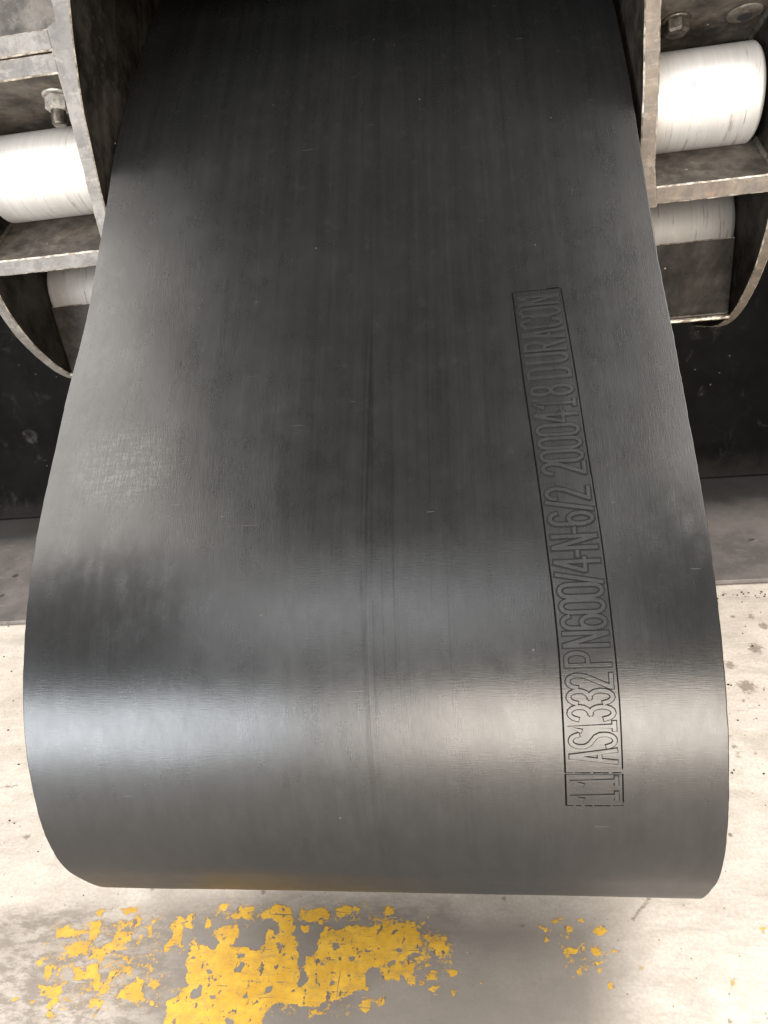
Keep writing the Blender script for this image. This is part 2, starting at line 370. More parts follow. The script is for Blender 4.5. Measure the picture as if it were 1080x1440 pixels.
# polygons live in the (y, z) plane and are swept along x
def inset(poly, d):
    P = np.asarray(poly, float); n = len(P); out = []
    area2 = sum(P[i][0] * P[(i + 1) % n][1] - P[(i + 1) % n][0] * P[i][1] for i in range(n)); s = 1 if area2 > 0 else -1
    for i in range(n):
        a = P[i] - P[i - 1]; b = P[(i + 1) % n] - P[i]
        a = a / (np.hypot(*a) + 1e-9); b = b / (np.hypot(*b) + 1e-9)
        na = s * np.array((-a[1], a[0])); nb = s * np.array((-b[1], b[0])); m = na + nb
        m = m / max(0.5, (m @ m) / 2)
        out.append(P[i] + d * m)
    return np.array(out)
def chamfer(poly, c):
    P = np.asarray(poly, float); n = len(P); out = []; e = []
    for i in range(n):
        a = P[i - 1] - P[i]; b = P[(i + 1) % n] - P[i]
        out += [P[i] + a / np.hypot(*a) * c, P[i] + b / np.hypot(*b) * c]; e += [1, 0]
    return np.array(out), e                     # e[i] = 1 where edge i -> i+1 is the worn corner
def densify(poly, step):
    out = []; n = len(poly)
    for i in range(n):
        a, b = np.asarray(poly[i], float), np.asarray(poly[(i + 1) % n], float)
        k = max(1, int(np.hypot(*(b - a)) / step))
        out += [a + (b - a) * t / k for t in range(k)]
    return np.array(out)
def rag(p, amp, f=70.0):
    return amp * (0.28 * mnoise.noise(Vector(p) * f * 0.6) + 0.22 * mnoise.noise(Vector(p) * f * 2.7) + 1.1 * max(0.0, mnoise.noise(Vector(p) * f * 0.9 + Vector((7, 3, 1))) - 0.38))
def bar(name, poly, x0, x1, parent, mats, front=None, c=0.0017, seg=0.006, amp=0.0016):
    """A bar of constant section along x; corners chamfered and ragged, 'front' = index of the polygon edge with the cut face."""
    P, e = chamfer(poly, c); n = len(P); k = max(2, int((x1 - x0) / seg)); V = []; Fc = []; I = []
    xs = [x0, x0 + c] + list(np.linspace(x0 + c, x1 - c, k))[1:-1] + [x1 - c, x1]
    for j, x in enumerate(xs):
        Q = inset(P, c * 0.8) if j in (0, len(xs) - 1) else P
        for i, (y, z) in enumerate(Q):
            V.append((x, y + rag((x, y * .3, z * .3 + i), amp), z + rag((x + 5, y * .3, z * .3 + i), amp)))
    for j in range(len(xs) - 1):
        for i in range(n):
            Fc.append((j * n + i, j * n + (i + 1) % n, (j + 1) * n + (i + 1) % n, (j + 1) * n + i))
            I.append(2 if e[i] else (1 if front is not None and i == 2 * front + 1 else 0))
    Fc.append(tuple(range(n - 1, -1, -1))); Fc.append(tuple(range((len(xs) - 1) * n, len(xs) * n))); I += [0, 0]
    return obj(name, V, Fc, mats, I, parent)
def rib(name, poly, xa, xb, parent, mats, shift=lambda z: 0.0, shift0=None, c=0.0019, amp=0.0015, step=0.008):
    """A plate cut to an outline in the (y, z) plane, lying between x = xa and xb; its rim is the bare cut face."""
    P = densify(poly, step); n = len(P); V = []; Fc = []; I = []
    rings = [(xa, inset(P, c)), (xa + c, P), (xb - c, P), (xb, inset(P, c))]
    for r, (x, Q) in enumerate(rings):
        for y, z in Q:
            V.append((x + (shift0 if shift0 and r < 2 else shift)(z) + rag((r * 3.1, y, z), amp), y + rag((r * 3.1 + 9, y, z), amp), z + rag((r * 3.1 + 4, y, z), amp)))
    for r in range(3):
        for i in range(n):
            Fc.append((r * n + i, r * n + (i + 1) % n, (r + 1) * n + (i + 1) % n, (r + 1) * n + i)); I.append(1 if r == 1 else 2)
    Fc.append(tuple(range(n - 1, -1, -1))); Fc.append(tuple(range(3 * n, 4 * n))); I += [0, 0]
    return obj(name, V, Fc, mats, I, parent)
def lathe(name, prof, base, axis, parent, mats, seg=48, smooth=True, hexa=False, rot=0.0):
    """Solid of revolution: prof = [(r, h)] along 'axis' from 'base'."""
    ax = Vector(axis).normalized(); u = ax.orthogonal().normalized(); w = ax.cross(u); V = []; Fc = []; n = 6 if hexa else seg
    for r, h in prof:
        for i in range(n):
            a = rot + 2 * math.pi * i / n
            V.append(Vector(base) + ax * h + (u * math.cos(a) + w * math.sin(a)) * r)
    for j in range(len(prof) - 1):
        for i in range(n): Fc.append((j * n + i, j * n + (i + 1) % n, (j + 1) * n + (i + 1) % n, (j + 1) * n + i))
    Fc.append(tuple(range(n - 1, -1, -1))); Fc.append(tuple(range((len(prof) - 1) * n, len(prof) * n)))
    sm = [bool(smooth)] * (len(Fc) - 2) + [False, False]
    return obj(name, V, Fc, mats, None, parent, sm)

# ---------------------------------------------------------------- floor
def poly_sd(P, X, Y):
    P = np.asarray(P); n = len(P); d = np.full(X.shape, 1e9); ins = np.zeros(X.shape, bool)
    for i in range(n):
        a, b = P[i], P[(i + 1) % n]; e = b - a
        t = np.clip(((X - a[0]) * e[0] + (Y - a[1]) * e[1]) / (e @ e + 1e-12), 0, 1)
        d = np.minimum(d, np.hypot(X - a[0] - t * e[0], Y - a[1] - t * e[1]))
        if a[1] != b[1]:
            c = ((a[1] > Y) != (b[1] > Y)) & (X < (b[0] - a[0]) * (Y - a[1]) / (b[1] - a[1]) + a[0]); ins ^= c
    return np.where(ins, d, -d)
PAINT = [[(-0.814,0.777),(-0.800,0.780),(-0.771,0.776),(-0.755,0.773),(-0.748,0.792),(-0.735,0.787),(-0.729,0.767),(-0.732,0.749),(-0.741,0.745),(-0.736,0.731),(-0.768,0.730),(-0.776,0.740),(-0.763,0.753),(-0.746,0.755),(-0.747,0.764),(-0.774,0.767),(-0.804,0.759)],
 [(-0.730,0.729),(-0.720,0.738),(-0.713,0.747),(-0.702,0.757),(-0.692,0.759),(-0.684,0.740),(-0.704,0.735),(-0.703,0.723),(-0.727,0.724)],
 [(-0.697,0.760),(-0.690,0.769),(-0.662,0.774),(-0.672,0.754),(-0.683,0.747)],
 [(-0.703,0.797),(-0.688,0.792),(-0.674,0.803),(-0.655,0.798),(-0.658,0.792),(-0.679,0.788),(-0.696,0.788)],
 [(-0.710,0.816),(-0.681,0.820),(-0.680,0.809),(-0.698,0.806)],
 [(-0.755,0.811),(-0.741,0.812),(-0.738,0.798),(-0.746,0.799)],
 [(-0.601,0.739),(-0.601,0.752),(-0.595,0.767),(-0.600,0.785),(-0.595,0.805),(-0.585,0.803),(-0.573,0.760),(-0.564,0.740),(-0.572,0.743),(-0.583,0.763),(-0.592,0.753),(-0.594,0.739)],
 [(-0.577,0.787),(-0.579,0.809),(-0.572,0.815),(-0.561,0.810),(-0.566,0.796),(-0.563,0.784)],
 [(-0.817,0.708),(-0.820,0.720),(-0.812,0.722),(-0.810,0.712)],
 [(-0.792,0.692),(-0.799,0.712),(-0.788,0.714),(-0.780,0.696),(-0.780,0.683)],
 [(-0.770,0.688),(-0.773,0.708),(-0.767,0.710),(-0.763,0.695)],
 [(-0.756,0.712),(-0.742,0.710),(-0.737,0.704),(-0.721,0.703),(-0.724,0.714),(-0.705,0.715),(-0.701,0.698),(-0.686,0.686),(-0.690,0.676),(-0.712,0.692),(-0.727,0.686),(-0.744,0.695)],
 [(-0.685,0.683),(-0.675,0.693),(-0.679,0.706),(-0.663,0.710),(-0.661,0.697),(-0.672,0.690),(-0.667,0.671),(-0.672,0.667)],
 [(-0.664,0.711),(-0.642,0.710),(-0.639,0.702),(-0.656,0.702)],
 [(-0.654,0.668),(-0.645,0.676),(-0.640,0.688),(-0.616,0.693),(-0.600,0.662),(-0.624,0.658),(-0.646,0.662)],
 [(-0.605,0.690),(-0.592,0.692),(-0.586,0.678),(-0.597,0.675)],
 [(-0.791,0.673),(-0.767,0.675),(-0.748,0.672),(-0.746,0.655),(-0.755,0.646),(-0.745,0.628),(-0.754,0.629),(-0.765,0.648),(-0.759,0.659),(-0.785,0.665)],
 [(-0.689,0.645),(-0.688,0.656),(-0.671,0.661),(-0.666,0.646),(-0.672,0.637),(-0.675,0.629),(-0.680,0.633),(-0.674,0.646)],
 [(-0.596,0.664),(-0.588,0.661),(-0.575,0.650),(-0.583,0.649)],
 [(-0.647,0.783),(-0.639,0.782),(-0.634,0.764),(-0.640,0.765)],
 [(-0.669,0.731),(-0.660,0.734),(-0.657,0.723),(-0.665,0.725)],
 [(-0.801,0.656),(-0.788,0.658),(-0.786,0.652),(-0.797,0.652)],
 [(-0.829,0.658),(-0.820,0.659),(-0.818,0.653),(-0.826,0.653)],
 [(-0.557,0.634),(-0.558,0.662),(-0.549,0.675),(-0.545,0.688),(-0.547,0.713),(-0.556,0.745),(-0.551,0.766),(-0.534,0.750),(-0.515,0.750),(-0.520,0.778),(-0.508,0.788),(-0.475,0.788),(-0.474,0.768),(-0.489,0.756),(-0.456,0.754),(-0.435,0.744),(-0.425,0.760),(-0.425,0.786),(-0.402,0.779),(-0.378,0.777),(-0.369,0.759),(-0.351,0.699),(-0.344,0.697),(-0.350,0.729),(-0.356,0.746),(-0.340,0.744),(-0.330,0.779),(-0.326,0.795),(-0.307,0.786),(-0.285,0.796),(-0.244,0.795),(-0.217,0.800),(-0.173,0.804),(-0.165,0.783),(-0.165,0.756),(-0.181,0.743),(-0.211,0.737),(-0.227,0.724),(-0.243,0.717),(-0.240,0.692),(-0.269,0.683),(-0.304,0.668),(-0.328,0.659),(-0.358,0.664),(-0.390,0.663),(-0.395,0.649),(-0.404,0.625),(-0.555,0.619)],
 [(-0.542,0.787),(-0.544,0.807),(-0.534,0.797),(-0.531,0.783)],
 [(-0.500,0.810),(-0.488,0.826),(-0.464,0.828),(-0.463,0.811),(-0.474,0.803),(-0.491,0.803)],
 [(-0.529,0.825),(-0.516,0.830),(-0.512,0.818)],
 [(-0.444,0.814),(-0.424,0.831),(-0.404,0.831),(-0.388,0.821),(-0.379,0.782),(-0.398,0.782),(-0.412,0.800),(-0.436,0.802)],
 [(-0.377,0.826),(-0.359,0.819),(-0.342,0.829),(-0.322,0.822),(-0.318,0.803),(-0.336,0.797),(-0.360,0.802),(-0.374,0.811)],
 [(-0.370,0.794),(-0.351,0.792),(-0.349,0.781),(-0.366,0.780)],
 [(-0.217,0.726),(-0.198,0.731),(-0.168,0.737),(-0.165,0.720),(-0.168,0.703),(-0.178,0.703),(-0.188,0.717),(-0.208,0.704),(-0.216,0.703)],
 [(-0.146,0.772),(-0.114,0.782),(-0.113,0.756),(-0.132,0.744),(-0.141,0.750)],
 [(-0.329,0.655),(-0.300,0.658),(-0.301,0.649),(-0.326,0.649)],
 [(-0.250,0.670),(-0.232,0.679),(-0.230,0.659),(-0.237,0.649),(-0.246,0.658)],
 [(-0.221,0.673),(-0.207,0.683),(-0.209,0.674),(-0.219,0.668)],
 [(-0.148,0.727),(-0.134,0.729),(-0.133,0.710),(-0.143,0.710)],
 [(-0.117,0.728),(-0.100,0.728),(-0.100,0.716),(-0.112,0.715)],
 [(-0.143,0.696),(-0.130,0.698),(-0.132,0.688),(-0.141,0.690)],
 [(-0.110,0.693),(-0.103,0.693),(-0.103,0.685)],
 [(-0.317,0.825),(-0.296,0.835),(-0.286,0.833),(-0.288,0.816),(-0.306,0.810)],
 [(-0.283,0.828),(-0.269,0.832),(-0.270,0.818),(-0.279,0.819)],
 [(-0.229,0.824),(-0.221,0.833),(-0.211,0.827),(-0.223,0.812)],
 [(-0.157,0.703),(-0.150,0.710),(-0.151,0.698)],
 [(0.120,0.801),(0.139,0.808),(0.139,0.792),(0.124,0.789)],
 [(0.069,0.764),(0.089,0.767),(0.086,0.758),(0.071,0.757)],
 [(0.105,0.750),(0.125,0.753),(0.122,0.746),(0.107,0.746)],
 [(0.083,0.733),(0.097,0.736),(0.095,0.726),(0.085,0.725)],
 [(0.133,0.715),(0.142,0.713),(0.137,0.706),(0.131,0.707)],
 [(0.058,0.815),(0.072,0.818),(0.070,0.809),(0.059,0.810)],
 [(0.096,0.820),(0.104,0.820),(0.102,0.810)],
 [(0.076,0.797),(0.088,0.799),(0.080,0.787)],
 [(0.029,0.805),(0.046,0.800),(0.040,0.794)],
 [(0.116,0.770),(0.125,0.770),(0.122,0.758),(0.115,0.759)],
 [(0.144,0.768),(0.153,0.769),(0.150,0.761)],
 [(-0.084,0.760),(-0.078,0.761),(-0.079,0.751)],
 [(-0.075,0.755),(-0.069,0.753),(-0.071,0.748)],
 [(0.061,0.835),(0.065,0.835),(0.065,0.822)],
 [(0.098,0.766),(0.104,0.767),(0.102,0.757)],
 [(0.036,0.786),(0.045,0.783),(0.041,0.774)],
 [(0.381,0.809),(0.392,0.813),(0.388,0.798),(0.381,0.799)],
 [(0.310,0.724),(0.316,0.727),(0.310,0.712)],
 [(0.180,0.740),(0.184,0.739),(0.182,0.735)],
 [(-0.069,0.708),(-0.063,0.708),(-0.064,0.704)]]
ZONES = [(0.43, [(-0.279,0.837),(-0.204,0.832),(-0.104,0.790),(-0.103,0.714),(-0.191,0.694),(-0.260,0.697)]),
 (0.36, [(-0.856,0.804),(-0.617,0.823),(-0.536,0.638),(-0.770,0.623)]),
 (0.36, [(-0.406,0.675),(-0.226,0.698),(-0.220,0.646),(-0.396,0.633)]),
 (0.34, [(0.025,0.812),(0.162,0.809),(0.145,0.706),(0.063,0.725)]),
 (0.42, [(-0.541,0.839),(-0.255,0.845),(-0.164,0.801),(-0.561,0.778)])]
HOLES = [(-0.459,0.716,0.0100),(-0.437,0.706,0.0120),(-0.518,0.676,0.0120),(-0.462,0.680,0.0130),(-0.507,0.708,0.0060),(-0.407,0.714,0.0055),(-0.399,0.685,0.0065),(-0.397,0.672,0.0065),(-0.433,0.671,0.0060),(-0.464,0.656,0.0080),(-0.490,0.671,0.0070),(-0.512,0.644,0.0100),(-0.513,0.757,0.0120),(-0.498,0.753,0.0090),(-0.459,0.738,0.0075),(-0.443,0.730,0.0060),(-0.399,0.756,0.0055),(-0.339,0.776,0.0110),(-0.346,0.753,0.0120),(-0.355,0.762,0.0080),(-0.300,0.759,0.0100),(-0.282,0.746,0.0090),(-0.270,0.738,0.0070),(-0.256,0.723,0.0120),(-0.237,0.717,0.0110),(-0.223,0.709,0.0100),(-0.299,0.698,0.0055),(-0.416,0.810,0.0070),(-0.427,0.798,0.0100),(-0.379,0.811,0.0070),(-0.371,0.782,0.0070),(-0.362,0.755,0.0070),(-0.355,0.733,0.0065),(-0.350,0.711,0.0070),(-0.348,0.699,0.0080),(-0.325,0.738,0.0060),(-0.321,0.730,0.0045),(-0.256,0.749,0.0040),(-0.248,0.754,0.0045),(-0.337,0.687,0.0040),(-0.389,0.743,0.0035),(-0.483,0.635,0.0100),(-0.453,0.637,0.0110),(-0.416,0.648,0.0090),(-0.540,0.688,0.0060),(-0.549,0.705,0.0060),(-0.562,0.735,0.0080),(-0.476,0.742,0.0040),(-0.542,0.731,0.0045),(-0.205,0.764,0.0060),(-0.195,0.753,0.0060),(-0.178,0.756,0.0050)]

xs = np.r_[-40, -12, -5, -2.5, np.arange(-1.5, -1.02, 0.05), np.arange(-1.0, 0.72, 0.004), np.arange(0.75, 1.3, 0.05), 2.5, 5, 12, 40]
ys = np.r_[-40, -12, -5, -2, -0.5, 0.2, np.arange(0.5, 0.90, 0.004), np.arange(0.92, 1.75, 0.01), 1.9, 2.5, 5, 12, 40]
GX, GY = np.meshgrid(xs, ys); V = np.c_[GX.ravel(), GY.ravel(), np.zeros(GX.size)]
nx = len(xs); Fc = [(j * nx + i, j * nx + i + 1, (j + 1) * nx + i + 1, (j + 1) * nx + i) for j in range(len(ys) - 1) for i in range(nx - 1)]
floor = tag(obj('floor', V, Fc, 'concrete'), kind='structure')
px, py = GX.ravel(), GY.ravel(); paint = np.zeros(px.size)
near = (px > -1.1) & (px < 0.6) & (py > 0.4) & (py < 0.95)
jx, jy = np.array([(mnoise.noise(Vector((a * 45, c * 45, 2))) + 0.8 * mnoise.noise(Vector((a * 110, c * 110, 5))), mnoise.noise(Vector((a * 45, c * 45, 9))) + 0.8 * mnoise.noise(Vector((a * 110, c * 110, 12)))) for a, c in zip(px[near], py[near])]).T * 0.0065
qx, qy = px[near] + jx, py[near] + jy                     # torn outlines
for P in PAINT: paint[near] = np.maximum(paint[near], np.clip(0.5 + poly_sd(P, qx, qy) / 0.010, 0, 1.4))
for dn, P in ZONES: paint[near] = np.maximum(paint[near], dn * np.clip(0.5 + poly_sd(P, px[near], py[near]) / 0.05, 0, 1))
for hx, hy, hr in HOLES[::2]: paint[near] -= 1.5 * np.clip(1.6 - np.hypot(qx - hx, qy - hy) / (hr * 0.8), 0, 1)
paint = np.maximum(paint, 0)
dirtp = [(-1.3, 0.79), (-0.94, 0.802), (-0.838, 0.822), (-0.622, 0.805), (-0.52, 0.835), (-0.12, 0.838), (-0.09, 0.79), (-0.25, 0.72), (-0.32, 0.2), (-1.3, 0.2)]
dirt = np.clip(0.5 + poly_sd(dirtp, px, py) / 0.05, 0, 1)
belt_shade = np.clip(0.5 + poly_sd([(-0.63, 0.84), (0.17, 0.85), (0.10, 0.2), (-0.5, 0.2)], px, py) / 0.12, 0, 1)  # outline of the painted shadow under the belt
stain = np.zeros(px.size)
def blot(x, y, r, a=1.0): np.maximum(stain, a * np.clip(1.25 - np.hypot(px - x, py - y) / r, 0, 1), out=stain)
for i in range(8): blot(0.187 + 0.032 * i / 7, 0.82 + 0.036 * i / 7, 0.006)
for x, y, r in ((0.578, 1.642, .012), (0.621, 1.639, .016), (0.64, 1.599, .022), (0.592, 1.512, .03), (0.518, 1.455, .022), (0.533, 1.38, .034), (0.452, 1.229, .009),
                (0.454, 1.201, .011), (0.455, 1.176, .012), (0.489, 1.183, .008), (0.512, 1.334, .01), (-0.981, 0.969, .012), (-1.046, 0.998, .008), (-1.1, 1.10, .009),
                (-0.021, 0.851, .007), (0.007, 0.803, .006), (0.133, 0.754, .005), (0.294, 0.665, .006), (-0.452, 0.856, .009), (-0.664, 0.858, .008)): blot(x, y, r)
for nme, arr in (('paint', paint), ('dirt', dirt), ('belt_shade', belt_shade), ('stain', stain)):
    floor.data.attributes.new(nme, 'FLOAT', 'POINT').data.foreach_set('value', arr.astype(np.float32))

# dark plate lying on the concrete under the machine
def slab(name, x0, x1, y0, y1, z0, z1, mat, parent=None, n=60, amp=0.004, skew=0.0):
    V = []; Fc = []; c = 0.002
    sec = [(y0 + c, z0), (y0, z0 + c), (y0, z1 - c), (y0 + c, z1), (y1, z1), (y1, z0)]
    for i in range(n + 1):
        x = x0 + (x1 - x0) * i / n; q = amp * mnoise.noise(Vector((x * 6, 0, 3)))
        V += [(x, y + ((q + skew * x) if y < y1 else 0), z) for y, z in sec]
    for i in range(n):
        for j in range(6): Fc.append((i * 6 + j, i * 6 + (j + 1) % 6, i * 6 + 6 + (j + 1) % 6, i * 6 + 6 + j))
    Fc += [tuple(range(5, -1, -1)), tuple(range(n * 6, n * 6 + 6))]
    return obj(name, V, Fc, mat, None, parent)
tag(slab('floor_plate', -2.6, 1.9, 1.762, 3.2, 0.004, 0.016, 'plate', skew=0.031), 'dark grey scuffed plate lying on the concrete in front of the black machine base', 'floor plate')
V = []; Fc = []
rnd = random.Random(3)
def crumb(x, y, r, z=0.0):
    b = len(V); a0 = rnd.random() * 6
    for h, q in ((0, 1.0), (0.6, 0.8)):
        for i in range(6):
            s = r * q * rnd.uniform(0.7, 1.25); a = a0 + i * math.pi / 3
            V.append((x + s * math.cos(a), y + s * math.sin(a) * 0.8, z + r * h + 0.0003))
    for i in range(6): Fc.append((b + i, b + (i + 1) % 6, b + 6 + (i + 1) % 6, b + 6 + i))
    Fc.append(tuple(range(b + 6, b + 12)))
for i in range(150):
    x = rnd.choice((rnd.uniform(-1.6, -0.95), rnd.uniform(0.5, 1.0))); crumb(x, 1.747 - abs(rnd.gauss(0, 0.02)), rnd.uniform(0.001, 0.0035))
for i in range(60): crumb(rnd.uniform(0.42, 0.75), rnd.uniform(0.75, 1.7), rnd.uniform(0.0012, 0.003))
for i in range(60): crumb(rnd.uniform(-1.4, -0.75), rnd.uniform(0.8, 1.7), rnd.uniform(0.0012, 0.003))
tag(obj('grit', V, Fc, 'gritm'), 'dark rubber crumbs scattered on the concrete beside the plate edge', 'grit', kind='stuff')

# ---------------------------------------------------------------- machine body behind the belt
mb = thing('machine_body', (-0.2, 2.4, 0), 'black dusty machine base behind the belt and both brackets, with an unseen beam added for shade', 'machine')
def box(name, x0, x1, y0, y1, z0, z1, mat, parent, c=0.006):
    P, e = chamfer([(y0, z0), (y0, z1), (y1, z1), (y1, z0)], c); n = len(P); V = []; Fc = []
    for x, Q in ((x0, inset(P, c)), (x0 + c, P), (x1 - c, P), (x1, inset(P, c))):
        V += [(x, y, z) for y, z in Q]
    for j in range(3):
        for i in range(n): Fc.append((j * n + i, j * n + (i + 1) % n, (j + 1) * n + (i + 1) % n, (j + 1) * n + i))
    Fc += [tuple(range(n - 1, -1, -1)), tuple(range(3 * n, 4 * n))]
    return obj(name, V, Fc, mat, None, parent)
box('base_panel', -2.6, 1.9, 2.40, 2.60, 0.018, 1.10, 'black', mb)
box('back_panel', -1.9, 1.5, 2.05, 2.39, 1.104, 2.3, 'black', mb)
P, e = chamfer([(1.36, 1.43), (1.36, 1.95), (2.045, 1.95), (2.045, 1.83)], 0.006)  # beam out of view, added to keep light off the belt's upper end
V = [(x, y, z) for x in (-0.556, 0.230) for y, z in P]; m = len(P)
obj('shade_beam', V, [(i, (i + 1) % m, m + (i + 1) % m, m + i) for i in range(m)] + [tuple(range(m - 1, -1, -1)), tuple(range(m, 2 * m))], 'black', None, mb)

# ---------------------------------------------------------------- conveyor belt
path = [(2.04, 1.69), (1.8, 1.555), (1.6, 1.425), (1.48, 1.345), (1.37, 1.272), (1.285, 1.208), (1.21, 1.140), (1.121, 1.062), (1.049, 1.0), (.946, .926), (.868, .866),
        (.782, .799), (.732, .752), (.685, .698), (.644, .639), (.616, .581), (.598, .52), (.5905, .464), (.596, .408), (.613, .362)]
for a in np.radians([32, 42, 53, 65, 77, 90]): path.append((.895 - .30 * math.cos(a), .465 - .30 * math.sin(a)))
path += [(1.2, 0.150), (1.6, 0.112), (2.0, 0.072), (2.38, 0.050)]
PATH = catmull(path, 0.006)
arc = np.r_[0, np.cumsum(np.hypot(*np.diff(PATH, axis=0).T))]
S = arc - arc[np.argmin(np.hypot(PATH[:, 0] - 1.121, PATH[:, 1] - 1.062))]      # metres along the belt from a fixed mark
T = np.gradient(PATH, S, axis=0); T /= np.hypot(T[:, 0], T[:, 1])[:, None]
for _ in range(6): T[1:-1] = (T[:-2] + 2 * T[1:-1] + T[2:]) / 4
T /= np.hypot(T[:, 0], T[:, 1])[:, None]
NRM = np.c_[T[:, 1], -T[:, 0]]                                                   # outward, (y, z)
def wave(x, s):                                                                  # slight unevenness of the sheet
    return 0.0016 * mnoise.noise(Vector((x * 3.2, s * 2.6, 1.7))) + 0.0005 * mnoise.noise(Vector((x * 11, s * 9, 5.0)))
def on_belt(x, s, h):
    y = np.interp(s, S, PATH[:, 0]); z = np.interp(s, S, PATH[:, 1])
    ny = np.interp(s, S, NRM[:, 0]); nz = np.interp(s, S, NRM[:, 1]); h = h + wave(x, s)
    return (x, y + ny * h, z + nz * h)
XL, XR, TH = -0.572, 0.2285, 0.012
top = np.r_[XL + 0.0006, XL + 0.0008, [XL + 0.0013], np.linspace(XL + 0.006, XR - 0.006, 68), [XR - 0.0013], XR - 0.0008, XR - 0.0006]
sec = [(XL, -TH), (XL, -0.0008), (XL + 0.0003, -0.0003)] + [(x, 0.0) for x in top[1:-1]] + [(XR - 0.0003, -0.0003), (XR, -0.0008), (XR, -TH)] + [(x, -TH) for x in np.linspace(XR, XL, 12)[1:-1]]
n = len(sec); V = []; UVs = []; Fc = []
for i, s in enumerate(S):
    eL = 0.0007 * mnoise.noise(Vector((s * 40, 1, 0))) + 0.0004 * mnoise.noise(Vector((s * 140, 4, 0))); eR = 0.0007 * mnoise.noise(Vector((s * 40, 8, 0))) + 0.0004 * mnoise.noise(Vector((s * 140, 11, 0)))
    for x, h in sec:
        e = eL if x < XL + 0.003 else (eR if x > XR - 0.003 else 0.0)
        V.append(on_belt(x + e, s, h)); UVs.append((x, s))
for i in range(len(S) - 1):
    for j in range(n): Fc.append((i * n + j, i * n + (j + 1) % n, (i + 1) * n + (j + 1) % n, (i + 1) * n + j))
belt = obj('conveyor_belt', V, Fc, 'rubber', None, None, True, UVs)
tag(belt, 'wide black rubber conveyor belt hanging in a loop with moulded lettering', 'conveyor belt')
belt.data.attributes.new('sharp_face', 'BOOLEAN', 'FACE') if False else None

# moulded stamp: two panels, each with its raised characters
sl = [.121, .259, .328, .417, .484, .543, .597, .66, .77]; lx = [.039, .044, .048, .0525, .0555, .0585, .0602, .0602, .0598]
sr = [.121, .265, .375, .436, .48, .533, .601, .651, .77]; rx = [.101, .107, .1103, .113, .1148, .1165, .1185, .1195, .1195]
left = lambda s: float(np.interp(s, sl, lx)); right = lambda s: float(np.interp(s, sr, rx))
def panel(s0, s1, h=0.0007):
    ss = np.linspace(s0, s1, max(4, int((s1 - s0) / 0.006))); V = []; Fc = []; UVs = []
    for s in ss:
        a, b = left(s), right(s)
        for x, hh in ((a, -0.0005), (a + 0.0006, h), *((a + 0.0006 + (b - a - 0.0012) * t / 6, h) for t in range(1, 6)), (b - 0.0006, h), (b, -0.0005)):
            V.append(on_belt(x, s, hh)); UVs.append((x, s))
    for i in range(len(ss) - 1):
        for j in range(8): Fc.append((i * 9 + j, i * 9 + j + 1, i * 9 + 10 + j, i * 9 + 9 + j))
    return obj('stamp_panel', V, Fc, 'rubber', None, belt, False, UVs)
def ribbon(pts, w, h0, h1, V, Fc, UVs, closed=False):
    P = [np.array(p, float) for p in pts]; n = len(P); b0 = len(V)
    for i in range(n):
        a = P[i] - P[i - 1] if (i > 0 or closed) else P[1] - P[0]
        b = P[(i + 1) % n] - P[i] if (i < n - 1 or closed) else P[-1] - P[-2]
        a = a / (np.hypot(*a) + 1e-12); b = b / (np.hypot(*b) + 1e-12)
        na, nb = np.array((-a[1], a[0])), np.array((-b[1], b[0])); m = na + nb; m = m / max(0.35, (m @ m) / 2)
        e = (-a if i == 0 else b) * w if (not closed and i in (0, n - 1)) else 0
        for k, hh in ((1.12, h0), (0.9, h1), (-0.9, h1), (-1.12, h0)):
            q = P[i] + m * w * k + e * (1 if abs(k) > 1 else 0.85); V.append(on_belt(q[0], q[1], hh)); UVs.append((q[0], q[1]))
    for i in range(n if closed else n - 1):
        k = (i + 1) % n
        for j in range(3): Fc.append((b0 + i * 4 + j, b0 + i * 4 + j + 1, b0 + k * 4 + j + 1, b0 + k * 4 + j))
    if not closed: Fc.append((b0 + 3, b0 + 2, b0 + 1, b0)); Fc.append(tuple(b0 + (n - 1) * 4 + j for j in range(4)))
def arcp(cx, cy, rx, ry, a0, a1, k=10):
    return [(cx + rx * math.cos(math.radians(a0 + (a1 - a0) * i / k)), cy + ry * math.sin(math.radians(a0 + (a1 - a0) * i / k))) for i in range(k + 1)]
ring = lambda: [(1, .25)] + [(1, .75)] + arcp(.5, .78, .5, .22, 0, 180)[0:] + [(0, .75), (0, .25)] + arcp(.5, .22, .5, .22, 180, 360)[0:-1]
